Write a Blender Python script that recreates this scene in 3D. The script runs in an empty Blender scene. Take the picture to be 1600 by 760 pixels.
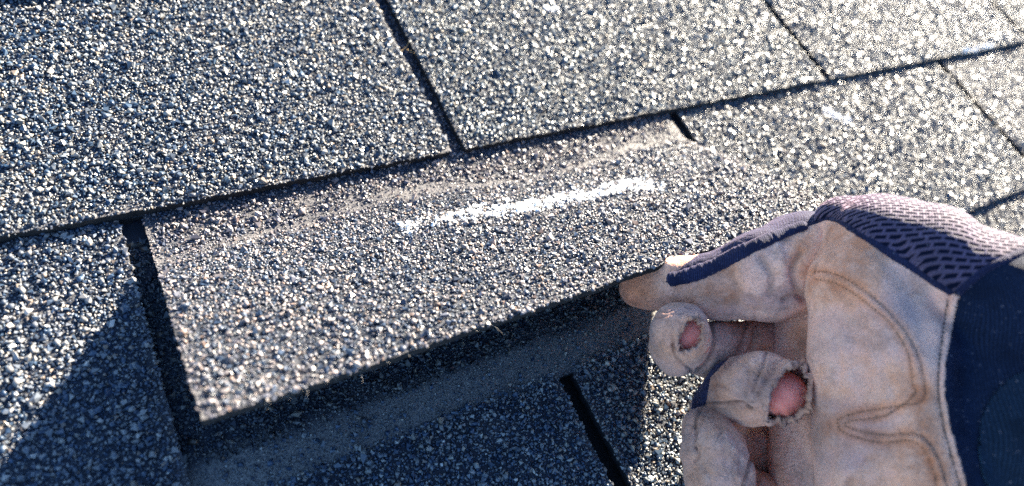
import bpy, bmesh, math
import numpy as np
from mathutils import Vector, Matrix
from mathutils.bvhtree import BVHTree
from mathutils.kdtree import KDTree

# ------------------------------------------------------------------ camera, sky, sun, exposure
SC = bpy.context.scene
COL = SC.collection
F, CX, CY = 1042.46, 800.0, 380.0                    # focal length and centre of a 1600 x 760 frame
R = np.array([[0.84997178, -0.41871915, 0.31972213],
              [-0.23523758, -0.8446672, -0.48083324],
              [0.47139288, 0.33348402, -0.81644177]])
CAM = np.array([-0.151027929, -0.167718219, 0.272232734])

cam_data = bpy.data.cameras.new('camera')
cam = bpy.data.objects.new('camera', cam_data)
COL.objects.link(cam)
cam.matrix_world = Matrix(((R[0, 0], -R[1, 0], -R[2, 0], CAM[0]), (R[0, 1], -R[1, 1], -R[2, 1], CAM[1]),
                           (R[0, 2], -R[1, 2], -R[2, 2], CAM[2]), (0, 0, 0, 1)))
cam_data.sensor_width = 36.0
cam_data.lens = F / 1600 * 36.0
cam_data.clip_start = 0.01
cam_data.clip_end = 200
cam_data.dof.use_dof = True
cam_data.dof.focus_distance = 0.285
cam_data.dof.aperture_fstop = 5.6
SC.camera = cam

SUN = np.array([2.4, 1.15, 1.0]); SUN /= np.linalg.norm(SUN)
world = bpy.data.worlds.new('World'); SC.world = world; world.use_nodes = True
wn = world.node_tree
sky = wn.nodes.new('ShaderNodeTexSky'); sky.sky_type = 'NISHITA'; sky.sun_disc = False
sky.sun_elevation = math.asin(SUN[2]); sky.sun_rotation = math.atan2(SUN[0], SUN[1])
sky.ozone_density = 5.0; sky.air_density = 1.0; sky.dust_density = 0.1
bg = wn.nodes['Background']; bg.inputs[1].default_value = 0.05
wn.links.new(sky.outputs[0], bg.inputs[0])
sun_data = bpy.data.lights.new('sun', 'SUN'); sun_data.energy = 5.0; sun_data.angle = math.radians(0.5)
sun_data.color = (1.0, 0.875, 0.69)
sun = bpy.data.objects.new('sun', sun_data); COL.objects.link(sun)
sun.rotation_euler = Vector(SUN).to_track_quat('Z', 'Y').to_euler()
sun.location = Vector(SUN) * 3
SC.view_settings.view_transform = 'Standard'; SC.view_settings.look = 'None'
SC.view_settings.gamma = 1.0; SC.view_settings.use_curve_mapping = False
SC.view_settings.exposure = 3.15
SC.cycles.use_denoising = False
SC.cycles.max_bounces = 6

rng = np.random.default_rng(11)


def at(px, py, d):
    """world point seen at a frame position at a given depth along the view axis"""
    return CAM + R.T @ np.array([(px - CX) / F * d, (py - CY) / F * d, d])


def project(P):
    v = (P - CAM) @ R.T
    return CX + F * v[:, 0] / v[:, 2], CY + F * v[:, 1] / v[:, 2], v[:, 2]


# ------------------------------------------------------------------ helpers
def tag(o, label=None, cat=None, group=None, kind=None):
    if label: o['label'] = label
    if cat: o['category'] = cat
    if group: o['group'] = group
    if kind: o['kind'] = kind
    return o


def link(name, me, parent=None):
    o = bpy.data.objects.new(name, me)
    COL.objects.link(o)
    if parent is not None:
        o.parent = parent
        if parent.type == 'EMPTY': o.matrix_parent_inverse = Matrix.Translation(-parent.location)
    return o


def mesh_np(name, V, Fc, mats, smooth=True, colors=None, midx=None, uv=None):
    """V (n,3); Fc list of arrays, each (m,k); colors per vertex (n,4)"""
    if not isinstance(Fc, list): Fc = [Fc]
    Fc = [f for f in Fc if len(f)]
    me = bpy.data.meshes.new(name)
    nv = len(V); me.vertices.add(nv); me.vertices.foreach_set('co', np.asarray(V, np.float32).ravel())
    loops = np.concatenate([f.ravel() for f in Fc]).astype(np.int32)
    tot = np.concatenate([np.full(len(f), f.shape[1], np.int32) for f in Fc])
    start = np.concatenate([[0], np.cumsum(tot)[:-1]]).astype(np.int32)
    me.loops.add(len(loops)); me.loops.foreach_set('vertex_index', loops)
    me.polygons.add(len(tot)); me.polygons.foreach_set('loop_start', start)
    for m in mats: me.materials.append(m)
    if midx is not None: me.polygons.foreach_set('material_index', np.asarray(midx, np.int32))
    me.update(calc_edges=True)
    sm = np.ones(len(tot), bool) if smooth is True else (np.zeros(len(tot), bool) if smooth is False else smooth)
    me.polygons.foreach_set('use_smooth', sm)
    if colors is not None:
        a = me.color_attributes.new('Col', 'FLOAT_COLOR', 'POINT')
        a.data.foreach_set('color', np.asarray(colors, np.float32).ravel())
    if uv is not None:
        u = me.uv_layers.new(name='UVMap')
        u.data.foreach_set('uv', np.asarray(uv, np.float32)[loops].ravel())
    me.validate(); me.update()
    return me


def smoothstep(a, b, x):
    t = np.clip((x - a) / (b - a), 0, 1); return t * t * (3 - 2 * t)


def vnoise(x, y, seed=0):
    """smooth 2D value noise in -1..1"""
    r = np.random.default_rng(seed); T = r.uniform(-1, 1, (64, 64))
    xi = np.floor(x).astype(int); yi = np.floor(y).astype(int)
    fx = x - xi; fy = y - yi; fx = fx * fx * (3 - 2 * fx); fy = fy * fy * (3 - 2 * fy)
    g = lambda a, b: T[a % 64, b % 64]
    return (g(xi, yi) * (1 - fx) + g(xi + 1, yi) * fx) * (1 - fy) + (g(xi, yi + 1) * (1 - fx) + g(xi + 1, yi + 1) * fx) * fy


def fbm(x, y, seed=0, o=3):
    s = 0; a = 1.0; t = 0
    for i in range(o):
        s = s + a * vnoise(x * 2 ** i, y * 2 ** i, seed + i); t += a; a *= .55
    return s / t


def noise3(P, f, seed=0):
    x, y, z = (P * f).T
    return (vnoise(x + z * .31, y, seed) + vnoise(y + 7.3, z + x * .27, seed + 1) + vnoise(z + 3.1, x + y * .29, seed + 2)) / 1.7


# ------------------------------------------------------------------ materials
def mat(name):
    m = bpy.data.materials.new(name); m.use_nodes = True
    nt = m.node_tree; b = nt.nodes['Principled BSDF']
    return m, nt, b


def N(nt, t, **kw):
    n = nt.nodes.new(t)
    for k, v in kw.items():
        if k in n.inputs: n.inputs[k].default_value = v
        else: setattr(n, k, v)
    return n


def ramp(nt, fac, stops):
    r = nt.nodes.new('ShaderNodeValToRGB')
    e = r.color_ramp.elements
    while len(e) < len(stops): e.new(0.5)
    for i, (p, c) in enumerate(stops):
        e[i].position = p; e[i].color = (*c, 1)
    nt.links.new(fac, r.inputs[0])
    return r.outputs[0]


def mix(nt, a, b, fac, mode='MIX'):
    m = nt.nodes.new('ShaderNodeMix'); m.data_type = 'RGBA'; m.blend_type = mode
    for s, v in ((m.inputs[6], a), (m.inputs[7], b), (m.inputs[0], fac)):
        if isinstance(v, (int, float)): s.default_value = v
        elif isinstance(v, tuple): s.default_value = (*v, 1)
        else: nt.links.new(v, s)
    return m.outputs[2]


def bump(nt, b, h, strength, dist, prev=None):
    n = nt.nodes.new('ShaderNodeBump'); n.inputs['Strength'].default_value = strength; n.inputs['Distance'].default_value = dist
    nt.links.new(h, n.inputs['Height'])
    if prev is not None: nt.links.new(prev, n.inputs['Normal'])
    nt.links.new(n.outputs[0], b.inputs['Normal'])
    return n.outputs[0]


def obj_noise(nt, scale, detail=4, rough=.6, vec=None):
    tc = nt.nodes.new('ShaderNodeTexCoord')
    n = N(nt, 'ShaderNodeTexNoise', Scale=scale, Detail=detail, Roughness=rough)
    nt.links.new(vec or tc.outputs['Object'], n.inputs['Vector'])
    return n.outputs['Fac']


def m_granule():
    m, nt, b = mat('mineral_granules')
    a = N(nt, 'ShaderNodeVertexColor', layer_name='Col')
    nt.links.new(a.outputs[0], b.inputs['Base Color'])
    b.inputs['Roughness'].default_value = 0.42
    b.inputs['Specular IOR Level'].default_value = 0.5
    b.inputs['Coat Weight'].default_value = 0.15; b.inputs['Coat Roughness'].default_value = 0.25
    return m


def m_asphalt():
    m, nt, b = mat('asphalt_base')
    a = N(nt, 'ShaderNodeVertexColor', layer_name='Col')
    f = obj_noise(nt, 1500, 3)
    c = mix(nt, a.outputs[0], (0.01, 0.011, 0.014), ramp(nt, f, [(0.45, (0, 0, 0)), (0.62, (.8, .8, .8))]))
    nt.links.new(c, b.inputs['Base Color'])
    b.inputs['Roughness'].default_value = 0.75
    bump(nt, b, f, .8, .0004)
    return m


def m_chalk():
    m, nt, b = mat('white_chalk')
    f = obj_noise(nt, 2500, 2)
    nt.links.new(ramp(nt, f, [(0.3, (.74, .74, .73)), (0.55, (.92, .92, .90))]), b.inputs['Base Color'])
    b.inputs['Roughness'].default_value = 0.95
    return m


def m_leather(name='worn_suede_leather', dark=1.0, warm=0.0):
    m, nt, b = mat(name)
    big = obj_noise(nt, 38, 4, .6)
    mid = obj_noise(nt, 160, 5, .7)
    fine = obj_noise(nt, 1400, 3, .7)
    c = ramp(nt, big, [(0.32, (.66 * dark, .29 * dark, .16 * dark)), (0.44, (.95 * dark, .50 * dark, .33 * dark)),
                       (0.54, (.98 * dark, .56 * dark, .44 * dark)), (0.66, (.76 * dark, .47 * dark, .39 * dark))])
    c = mix(nt, c, (.99 * dark, .67 * dark, .54 * dark), ramp(nt, mid, [(0.45, (0, 0, 0)), (0.7, (.55, .55, .55))]))
    c = mix(nt, c, (.36 * dark, .19 * dark, .13 * dark), ramp(nt, obj_noise(nt, 85, 6, .75), [(0.50, (0, 0, 0)), (0.70, (.7, .7, .7))]))
    c = mix(nt, c, (.24, .14, .10), ramp(nt, fine, [(0.5, (0, 0, 0)), (0.70, (.45, .45, .45))]))
    c = mix(nt, c, (1.0, .91, .85), 1.0, 'MULTIPLY')
    vc = N(nt, 'ShaderNodeVertexColor', layer_name='Col')
    c = mix(nt, c, vc.outputs[0], 1.0, 'MULTIPLY')
    nt.links.new(c, b.inputs['Base Color'])
    b.inputs['Roughness'].default_value = 0.88
    b.inputs['Specular IOR Level'].default_value = 0.25
    b.inputs['Sheen Weight'].default_value = 0.35; b.inputs['Sheen Roughness'].default_value = 0.4
    b.inputs['Sheen Tint'].default_value = (.9, .82, .78, 1)
    n1 = bump(nt, b, mid, .8, .0022)
    bump(nt, b, fine, .9, .0008, n1)
    return m


def m_fabric(name, base, tint, sheen, perforated=False):
    m, nt, b = mat(name)
    uvn = N(nt, 'ShaderNodeUVMap', uv_map='UVMap')
    fine = obj_noise(nt, 1700, 3, .7)
    mid = obj_noise(nt, 90, 4)
    c = mix(nt, base, tuple(min(1, x * 2.1 + .01) for x in base), ramp(nt, fine, [(0.4, (0, 0, 0)), (0.68, (1, 1, 1))]))
    c = mix(nt, c, tuple(x * .55 for x in base), ramp(nt, mid, [(0.45, (0, 0, 0)), (0.7, (.7, .7, .7))]))
    wv = N(nt, 'ShaderNodeTexWave', Scale=1.0, Distortion=.6, Detail=1.0)
    wv.wave_type = 'BANDS'; wv.bands_direction = 'X'
    mp = N(nt, 'ShaderNodeMapping'); mp.inputs['Scale'].default_value = (420, 420, 420)
    nt.links.new(uvn.outputs[0], mp.inputs[0]); nt.links.new(mp.outputs[0], wv.inputs['Vector'])
    c = mix(nt, c, tuple(x * .45 for x in base), ramp(nt, wv.outputs['Fac'], [(0.2, (.7, .7, .7)), (0.7, (0, 0, 0))]))
    h = fine
    if perforated:                                   # rows of short slots knitted into the fabric
        br = nt.nodes.new('ShaderNodeTexBrick')
        mp2 = N(nt, 'ShaderNodeMapping'); mp2.inputs['Scale'].default_value = (1, 1, 1)
        nt.links.new(uvn.outputs[0], mp2.inputs[0])
        ad = N(nt, 'ShaderNodeVectorMath', operation='ADD')
        nz = N(nt, 'ShaderNodeTexNoise', Scale=60.0, Detail=1.0)
        nt.links.new(uvn.outputs[0], nz.inputs['Vector'])
        sc = N(nt, 'ShaderNodeVectorMath', operation='SCALE'); sc.inputs['Scale'].default_value = .0010
        nt.links.new(nz.outputs['Color'], sc.inputs[0])
        nt.links.new(mp2.outputs[0], ad.inputs[0]); nt.links.new(sc.outputs[0], ad.inputs[1])
        nt.links.new(ad.outputs[0], br.inputs['Vector'])
        br.inputs['Scale'].default_value = 1.0
        br.inputs['Brick Width'].default_value = .0036; br.inputs['Row Height'].default_value = .0017
        br.inputs['Mortar Size'].default_value = .00054; br.inputs['Mortar Smooth'].default_value = .5
        br.inputs['Color1'].default_value = (1, 1, 1, 1); br.inputs['Color2'].default_value = (1, 1, 1, 1)
        br.inputs['Mortar'].default_value = (0, 0, 0, 1)
        hole = br.outputs['Color']
        c = mix(nt, c, (.006, .008, .02), hole)
        inv = N(nt, 'ShaderNodeInvert'); nt.links.new(hole, inv.inputs['Color'])
        mm = mix(nt, inv.outputs[0], fine, .35)
        h = mm
        mu = N(nt, 'ShaderNodeMath', operation='MULTIPLY'); nt.links.new(inv.outputs[0], mu.inputs[0]); mu.inputs[1].default_value = sheen
        nt.links.new(mu.outputs[0], b.inputs['Sheen Weight']); nt.links.new(mu.outputs[0], b.inputs['Specular IOR Level'])
    else:
        b.inputs['Sheen Weight'].default_value = sheen; b.inputs['Specular IOR Level'].default_value = .12
    c = mix(nt, c, (.20, .19, .24), ramp(nt, obj_noise(nt, 900, 2, .5), [(0.68, (0, 0, 0)), (0.74, (.6, .6, .6))]))
    nt.links.new(c, b.inputs['Base Color'])
    b.inputs['Roughness'].default_value = 0.75
    b.inputs['Sheen Roughness'].default_value = 0.35
    b.inputs['Sheen Tint'].default_value = (*tint, 1)
    n1 = bump(nt, b, h, .8, .0007)
    bump(nt, b, wv.outputs['Fac'], .35, .0003, n1)
    return m


def m_skin():
    m, nt, b = mat('skin')
    f = obj_noise(nt, 300, 4)
    nt.links.new(ramp(nt, f, [(0.3, (.80, .19, .14)), (0.7, (.95, .30, .23))]), b.inputs['Base Color'])
    b.inputs['Roughness'].default_value = 0.55
    b.inputs['Subsurface Weight'].default_value = 0.3
    b.inputs['Subsurface Radius'].default_value = (1, .35, .2); b.inputs['Subsurface Scale'].default_value = .002
    w = N(nt, 'ShaderNodeTexWave', Scale=900.0, Distortion=3.0, Detail=1.0)
    tc = nt.nodes.new('ShaderNodeTexCoord'); nt.links.new(tc.outputs['Object'], w.inputs['Vector'])
    bump(nt, b, w.outputs['Fac'], .6, .0003)
    return m


def m_plain(name, col, rough=.8, nscale=600):
    m, nt, b = mat(name)
    f = obj_noise(nt, nscale, 3)
    nt.links.new(ramp(nt, f, [(0.3, tuple(x * .6 for x in col)), (0.7, col)]), b.inputs['Base Color'])
    b.inputs['Roughness'].default_value = rough
    bump(nt, b, f, .4, .0004)
    return m


GR, ASP, CHALK = m_granule(), m_asphalt(), m_chalk()

# ------------------------------------------------------------------ the roof
P, E, T, TH = .305, .127, .0046, .0041
SL = .0042                                            # half width of a slot

PAL = np.array([[.010, .026, .054], [.028, .052, .086], [.074, .092, .112], [.135, .143, .142],
                [.20, .205, .195], [.34, .33, .30], [.15, .125, .10]])
PW = np.array([.17, .23, .25, .20, .09, .02, .04])


def flat_map(yb):
    def f(x, s, n):                                   # s: 0 at the bottom edge, grows up the slope
        nrm = np.array([0, T / E, 1.0]); nrm /= np.linalg.norm(nrm)
        sag = .00035 * fbm(x * 22 + 5, (yb + s) * 22, 3, 2)
        Pp = np.stack([x, yb + s, T * (1 - s / E) + sag], -1)
        return Pp + nrm * n[..., None]
    return f


_a = np.linspace(0, E + .004, 400)


def lift_profile(k):
    th = k * np.clip((_a - .003) / .035, 0, 1) * (1 - .25 * np.clip((_a - .04) / .087, 0, 1))
    da = _a[1] - _a[0]
    y = -np.concatenate([[0], np.cumsum(np.cos(th))[:-1]]) * da
    z = np.concatenate([[0], np.cumsum(np.sin(th))[:-1]]) * da
    return y, z, th


_k0, _k1 = .40, 1.0
_y0, _z0, _t0 = lift_profile(_k0)
_y1, _z1, _t1 = lift_profile(_k1)
_KS = np.linspace(.4, 1.0, 25)
_TAB = [lift_profile(k) for k in _KS]
_TY = np.array([t[0] for t in _TAB]); _TZ = np.array([t[1] for t in _TAB]); _TT = np.array([t[2] for t in _TAB])


def lift_map(x, s, n):
    """the lifted tab: hinges under the course above and curls up toward its bottom edge"""
    k = .675 + .003 * np.sin(x * 30 + .6) + .003 * np.sin(x * 71)
    a = np.clip(E - s, 0, E + .0039)
    ki = np.clip((k - .4) / .6 * 24, 0, 23.999); k0 = ki.astype(int); kf = ki - k0
    ai = a / (E + .004) * 399; a0 = ai.astype(int); af = ai - a0
    def g(Tt): return (Tt[k0, a0] * (1 - kf) + Tt[k0 + 1, a0] * kf) * (1 - af) + (Tt[k0, a0 + 1] * (1 - kf) + Tt[k0 + 1, a0 + 1] * kf) * af
    y, z, th = g(_TY), g(_TZ), g(_TT)
    dent = -.0010 * np.exp(-((a - .020) / .006) ** 2) * (1 + .6 * np.sin(x * 55)) + .0006 * fbm(x * 40, a * 40, 8, 2)
    dent = dent * smoothstep(0, .012, a)
    up = np.stack([np.zeros_like(x), np.sin(th), np.cos(th)], -1)
    base = np.stack([x, y, z + np.where(s > E, -T * (s - E) / E, 0)], -1)
    base[..., 1] += np.where(s > E, s - E, 0)
    return base + up * (n + dent)[..., None]


_t = 0
OCT_F = np.array([[0, 2, 4], [2, 1, 4], [1, 3, 4], [3, 0, 4], [2, 0, 5], [1, 2, 5], [3, 1, 5], [0, 3, 5]])


def granules(r, X, S, rad, fmap, col, sink=.25):
    """angular little stones bedded in the surface"""
    n = len(X)
    base = np.array([[1, 0, 0], [-1, 0, 0], [0, 1, 0], [0, -1, 0], [0, 0, 1], [0, 0, -1]], float)
    V = base[None] * r.uniform(.68, 1.25, (n, 6, 1)) + r.normal(0, .22, (n, 6, 3))
    # random rotation
    q = r.normal(size=(n, 4)); q /= np.linalg.norm(q, axis=1)[:, None]
    w, x, y, z = q.T
    Rm = np.stack([1 - 2 * (y * y + z * z), 2 * (x * y - z * w), 2 * (x * z + y * w), 2 * (x * y + z * w), 1 - 2 * (x * x + z * z),
                   2 * (y * z - x * w), 2 * (x * z - y * w), 2 * (y * z + x * w), 1 - 2 * (x * x + y * y)], -1).reshape(n, 3, 3)
    V = np.einsum('nij,nkj->nki', Rm, V)
    V = V * (r.uniform(.75, 1.25, (n, 1, 3)) * np.array([1.05, 1.05, .95])) * rad[:, None, None]
    x = X[:, None] + V[..., 0]; s = S[:, None] + V[..., 1]; h = V[..., 2] + (rad * sink * r.uniform(.3, 3.6, n))[:, None]
    Pp = fmap(x.ravel(), s.ravel(), h.ravel())
    Fc = (OCT_F[None] + 6 * np.arange(n)[:, None, None]).reshape(-1, 3)
    C = np.repeat(np.c_[col, np.ones(n)], 6, 0)
    return Pp, Fc, C


def scatter(r, x0, x1, s0, s1, pitch):
    nx = int((x1 - x0) / pitch) + 1; ns = int((s1 - s0) / pitch) + 1
    gx, gs = np.meshgrid(np.arange(nx), np.arange(ns))
    X = x0 + (gx + .5 * (gs % 2) + r.uniform(-.42, .42, gx.shape)) * pitch
    S = s0 + (gs + r.uniform(-.42, .42, gx.shape)) * pitch
    X, S = X.ravel(), S.ravel()
    k = (X > x0) & (X < x1) & (S > s0) & (S < s1)
    return X[k], S[k]


def seg_dist(px, py, pts):
    d = np.full(len(px), 1e9)
    for (ax, ay), (bx, by) in zip(pts[:-1], pts[1:]):
        vx, vy = bx - ax, by - ay; L = vx * vx + vy * vy
        t = np.clip(((px - ax) * vx + (py - ay) * vy) / L, 0, 1)
        d = np.minimum(d, np.hypot(px - ax - t * vx, py - ay - t * vy))
    return d


def shingle(label, x0, x1, yb, fmap, seed, full_head=None, head_x=None, marks=(), th=TH, crease=False, fine=True, pitch=.00128, headlen=.150):
    """one asphalt shingle tab: slab, grit on the exposed face, headlap running up under the next course"""
    r = np.random.default_rng(seed)
    xa, xb = x0 + SL * r.uniform(.8, 1.1), x1 - SL * r.uniform(.8, 1.1)
    # slab grid; exposed part narrower than the headlap
    def grid(xl, xr, sa, sb, step, ragged):
        nx = max(2, int((xr - xl) / step)); ns = max(2, int((sb - sa) / step))
        u = np.linspace(0, 1, nx + 1); v = np.linspace(0, 1, ns + 1)
        U, Vv = np.meshgrid(u, v)
        Sg = sa + Vv * (sb - sa)
        w = .0006
        eL = w * fbm(Sg * 260, Sg * 0 + seed, seed, 3) if ragged else 0
        eR = w * fbm(Sg * 260, Sg * 0 + seed + 9, seed + 4, 3) if ragged else 0
        X = xl + eL + U * (xr + eR - xl - eL)
        eB = w * fbm(X * 240, X * 0 + 3, seed + 7, 3) if ragged else 0
        Sg = Sg + eB * (1 - Vv) ** 6
        top = fmap(X.ravel(), Sg.ravel(), np.zeros(X.size)); bot = fmap(X.ravel(), Sg.ravel(), np.full(X.size, -th))
        n = X.size; idx = np.arange(n).reshape(ns + 1, nx + 1)
        q = lambda I: np.stack([I[:-1, :-1].ravel(), I[:-1, 1:].ravel(), I[1:, 1:].ravel(), I[1:, :-1].ravel()], -1)
        f = [q(idx), q(idx + n)[:, ::-1]]
        Vs = [top, bot]; m = 2 * n
        for line in (idx[0, :], idx[-1, ::-1], idx[::-1, 0], idx[:, -1]):
            k = len(line); Vs += [top[line], bot[line]]; a_ = m + np.arange(k); m += 2 * k
            f.append(np.stack([a_[:-1], a_[:-1] + k, a_[1:] + k, a_[1:]], -1))
        return np.concatenate(Vs), np.concatenate(f), X.ravel(), Sg.ravel()
    step = .0022 if fine else .008
    V1, F1, X1, S1 = grid(xa, xb, 0, E, step, True)
    V2, F2, X2, S2 = grid(x0 + .0001, x1 - .0001, E, E + headlen, step * 1.6, False)
    V2[:, 2] -= .0001

    def dust(X, S):
        d = .42 * np.exp(-((S) / .003) ** 2) + .4 * np.exp(-(np.minimum(X - xa, xb - X).clip(0) / .003) ** 2)
        d = d + .3 * smoothstep(.15, .85, fbm(X * 60, S * 60 + yb * 60, seed + 21, 3))
        if crease:
            a = E - S
            d = d + .8 * np.exp(-((xb - X) / .0045) ** 2) * smoothstep(.004, .012, a) * smoothstep(.06, .035, a)
            d = d + .8 * np.exp(-((a - .022 - .004 * np.sin(X * 33)) / .005) ** 2) * (.6 + .4 * fbm(X * 90, a * 200, 4, 2))
            d = d + .3 * np.exp(-((a - .011) / .006) ** 2)
            d = d - .2 * np.exp(-(S / .003) ** 2)
        if full_head:                                  # dusty sealing band that the tab above covered
            d = d + .0 * S
        return d.clip(0, 1)
    base = np.array([.014, .020, .034]); dcol = np.array([.175, .160, .152])
    def basecol(X, S):
        d = dust(X, S)[:, None] * .8
        c = base * (1 - d) + dcol * d
        h = ((S > E) & (S < E + .034)).astype(float)[:, None] * (full_head is not None)
        sd = smoothstep(.023, .016, S - E + .004 * fbm(X * 70, S * 70, 77, 3))[:, None]
        return c * (1 - h * sd) + np.array([.21, .20, .185]) * h * sd
    Cb = [np.c_[np.r_[basecol(X, S), np.tile(base * .1, (len(Vv_) - len(X), 1))], np.ones(len(Vv_))] for X, S, Vv_ in ((X1, S1, V1), (X2, S2, V2))]
    # grit
    GX, GS = scatter(r, xa - .0004, xb + .0004, -.0006, E + .004, pitch)
    hx = []
    if full_head is not None:
        hx.append(scatter(r, x0, x1, E + .004, E + full_head, pitch * 1.05))
    for c in (head_x or ()):
        hx.append(scatter(r, c - .008, c + .008, E + .004, E + headlen - .01, pitch))
    nexp = len(GX)
    for a, b_ in hx: GX = np.r_[GX, a]; GS = np.r_[GS, b_]
    rad = np.exp(r.normal(math.log(.00062 if crease else .00070), .36, len(GX))).clip(.00035, .0017)
    d = dust(GX, GS)
    drop = r.uniform(size=len(GX)) < .05 + .55 * d * (d > .5)
    drop |= (np.arange(len(GX)) >= nexp) & (GS > E) & (GS < E + .020 + .004 * fbm(GX * 70, GS * 70, 77, 3)) & (r.uniform(size=len(GX)) < (.86 if full_head else 0))
    keep = ~drop
    GX, GS, rad, d = GX[keep], GS[keep], rad[keep], d[keep]
    # worn, sunk-in stones where dust lies
    rad = rad * (1 - .35 * (d > .4))
    ci = r.choice(len(PAL), len(GX), p=PW)
    col = PAL[ci] * r.uniform(.8, 1.25, (len(GX), 1))
    col = col * (1 - .45 * d[:, None]) + dcol * 1.1 * .45 * d[:, None]
    col = col * (np.array([1.02, .86, .88]) if crease else r.uniform(.9, 1.12) * np.array([r.uniform(.97, 1.06), 1.0, r.uniform(.94, 1.05)]))
    if full_head: col = np.where((GS > E + .018)[:, None], col * .33, col)  # headlap stones darkened to paint in deep shade under the lifted tab
    chalked = np.zeros(len(GX), bool); which = np.full(len(GX), -1)
    Pw = fmap(GX, GS, np.zeros(len(GX)))
    for mi, (kind, pts, w, dens) in enumerate(marks):
        px, py, _ = project(Pw)
        dd = seg_dist(px, py, pts)
        L = pts[0][0], pts[-1][0]
        ww = w * (1 + .35 * fbm(px / 40, py / 14, 31, 3))
        p = dens * smoothstep(1.25, .45, dd / ww) * (.22 + .16 * smoothstep(850, 980, px) + .28 * smoothstep(635, 780, px) + 1.2 * fbm(px / 8, py / 5, 36, 3)).clip(0, .85)
        hit = (r.uniform(size=len(GX)) < p) & ~chalked
        chalked |= hit; which[hit] = mi
    g = ~chalked
    Vg, Fg, Cg = granules(r, GX[g], GS[g], rad[g], fmap, col[g])
    # fine filler grit
    if fine:
        FX, FS = scatter(r, xa, xb, 0, E, .0021)
        if full_head is not None:
            a, b_ = scatter(r, x0, x1, E, E + full_head, .0012); FX = np.r_[FX, a]; FS = np.r_[FS, b_]
        fr = r.uniform(.00022, .00042, len(FX))
        fc = PAL[r.choice(len(PAL), len(FX), p=PW)] * 1.2
        df = dust(FX, FS)[:, None]; fc = fc * (1 - .6 * df) + dcol * .6 * df
        Vf, Ff, Cf = granules(r, FX, FS, fr, fmap, fc, .5)
    else:
        Vf, Ff, Cf = np.zeros((0, 3)), np.zeros((0, 3), int), np.zeros((0, 4))
    o1 = len(V1); o2 = o1 + len(V2); o3 = o2 + len(Vg)
    quads = np.r_[F1, F2 + o1]; tris = np.r_[Fg + o2, Ff + o3]
    V = np.r_[V1, V2, Vg, Vf]; C = np.r_[Cb[0], Cb[1], Cg, Cf]
    sm = np.r_[np.zeros(len(quads), bool), np.repeat(r.uniform(size=len(tris) // 8) < .5, 8)]
    me = mesh_np('roof_shingle', V, [quads, tris], [ASP, GR], sm, C, np.r_[np.zeros(len(quads)), np.ones(len(tris))])
    o = link('roof_shingle', me)
    tag(o, label, 'shingle', 'asphalt shingles on the roof')
    for mi in range(len(marks)):
        m_ = which == mi
        if m_.sum() < 3: continue
        gx, gs, gr = GX[m_], GS[m_], rad[m_] * 1.08
        Vc, Fc_, _ = granules(r, gx, gs, gr, fmap, np.ones((len(gx), 3)), .35)
        n2 = len(gx)                                    # loose powder between the stones
        xx = gx.repeat(2) + r.normal(0, .0013, 2 * n2); ss = gs.repeat(2) + r.normal(0, .0010, 2 * n2)
        Vp, Fp, _ = granules(r, xx, ss, r.uniform(.00015, .00036, 2 * n2), fmap, np.ones((2 * n2, 3)), 1.2)
        cm = mesh_np('chalk_mark', np.r_[Vc, Vp], [np.r_[Fc_, Fp + len(Vc)]], [CHALK], False)
        link('chalk_mark', cm, o)
    return o


# deck below everything
bm = bmesh.new(); bmesh.ops.create_grid(bm, x_segments=2, y_segments=2, size=1.0)
me = bpy.data.meshes.new('roof_deck'); bm.to_mesh(me); bm.free()
me.materials.append(m_plain('deck_felt', (.012, .013, .015), .95))
deck = link('roof_deck', me); deck.location = (.25, 0, -.0115); deck.scale = (1.9, .75, 1)
deck['kind'] = 'structure'

U, Mm, Ll = 0.0, -E, -2 * E
fU, fM, fL = flat_map(U), flat_map(Mm), flat_map(Ll)
h = P / 2
# upper course (bottom edge along the long joint)
shingle('large flat shingle tab in the upper left, above the long joint', -P, 0, U, fU, 1, head_x=[-h])
shingle('flat shingle tab directly above the chalk mark, between the two slots of the upper course', 0, P, U, fU, 2, head_x=[h],
        marks=[('c', [(856, 16), (872, 14)], 5, .8)])
shingle('sparkling shingle tab in the upper right with a pale scuff on its bottom edge', P, 2 * P, U, fU, 3, head_x=[1.5 * P],
        marks=[('c', [(1505, 84), (1550, 74)], 7, 1.1)])
shingle('small corner of a shingle tab at the far top right, right of the last slot', 2 * P, 3 * P, U, fU, 4, pitch=.0017)
# middle course
shingle('flat shingle tab in the lower left, half in the dark shadow of the lifted tab', -1.5 * P, -h, Mm, fM, 5, head_x=[-P])
shingle('lifted shingle tab marked with a white chalk line, held by the gloved thumb', -h, h, Mm, lift_map, 6, head_x=[0],
        crease=True, th=.0024, marks=[('c', [(632, 360), (700, 343), (780, 331), (860, 318), (930, 303), (985, 291), (1028, 291)], 10.5, 1.5)])
shingle('flat shingle tab right of the lifted tab, with small white specks', h, 1.5 * P, Mm, fM, 7, head_x=[P],
        marks=[('c', [(1290, 176), (1306, 182)], 6.5, 1.6), ('c', [(1318, 187), (1323, 190)], 5, 1.6), ('c', [(1158, 283), (1190, 279)], 8, 1.0)])
shingle('shingle tab at the right edge, right of the thin slot behind the glove', 1.5 * P, 2.5 * P, Mm, fM, 8, head_x=[2 * P], pitch=.0017)
# lower course
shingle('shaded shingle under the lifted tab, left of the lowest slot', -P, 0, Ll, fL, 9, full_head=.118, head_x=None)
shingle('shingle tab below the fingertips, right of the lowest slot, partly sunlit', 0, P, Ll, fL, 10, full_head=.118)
shingle('dark shingle tab behind the wrist below the right end of the course joint', P, 2 * P, Ll, fL, 12, pitch=.0017)


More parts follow.
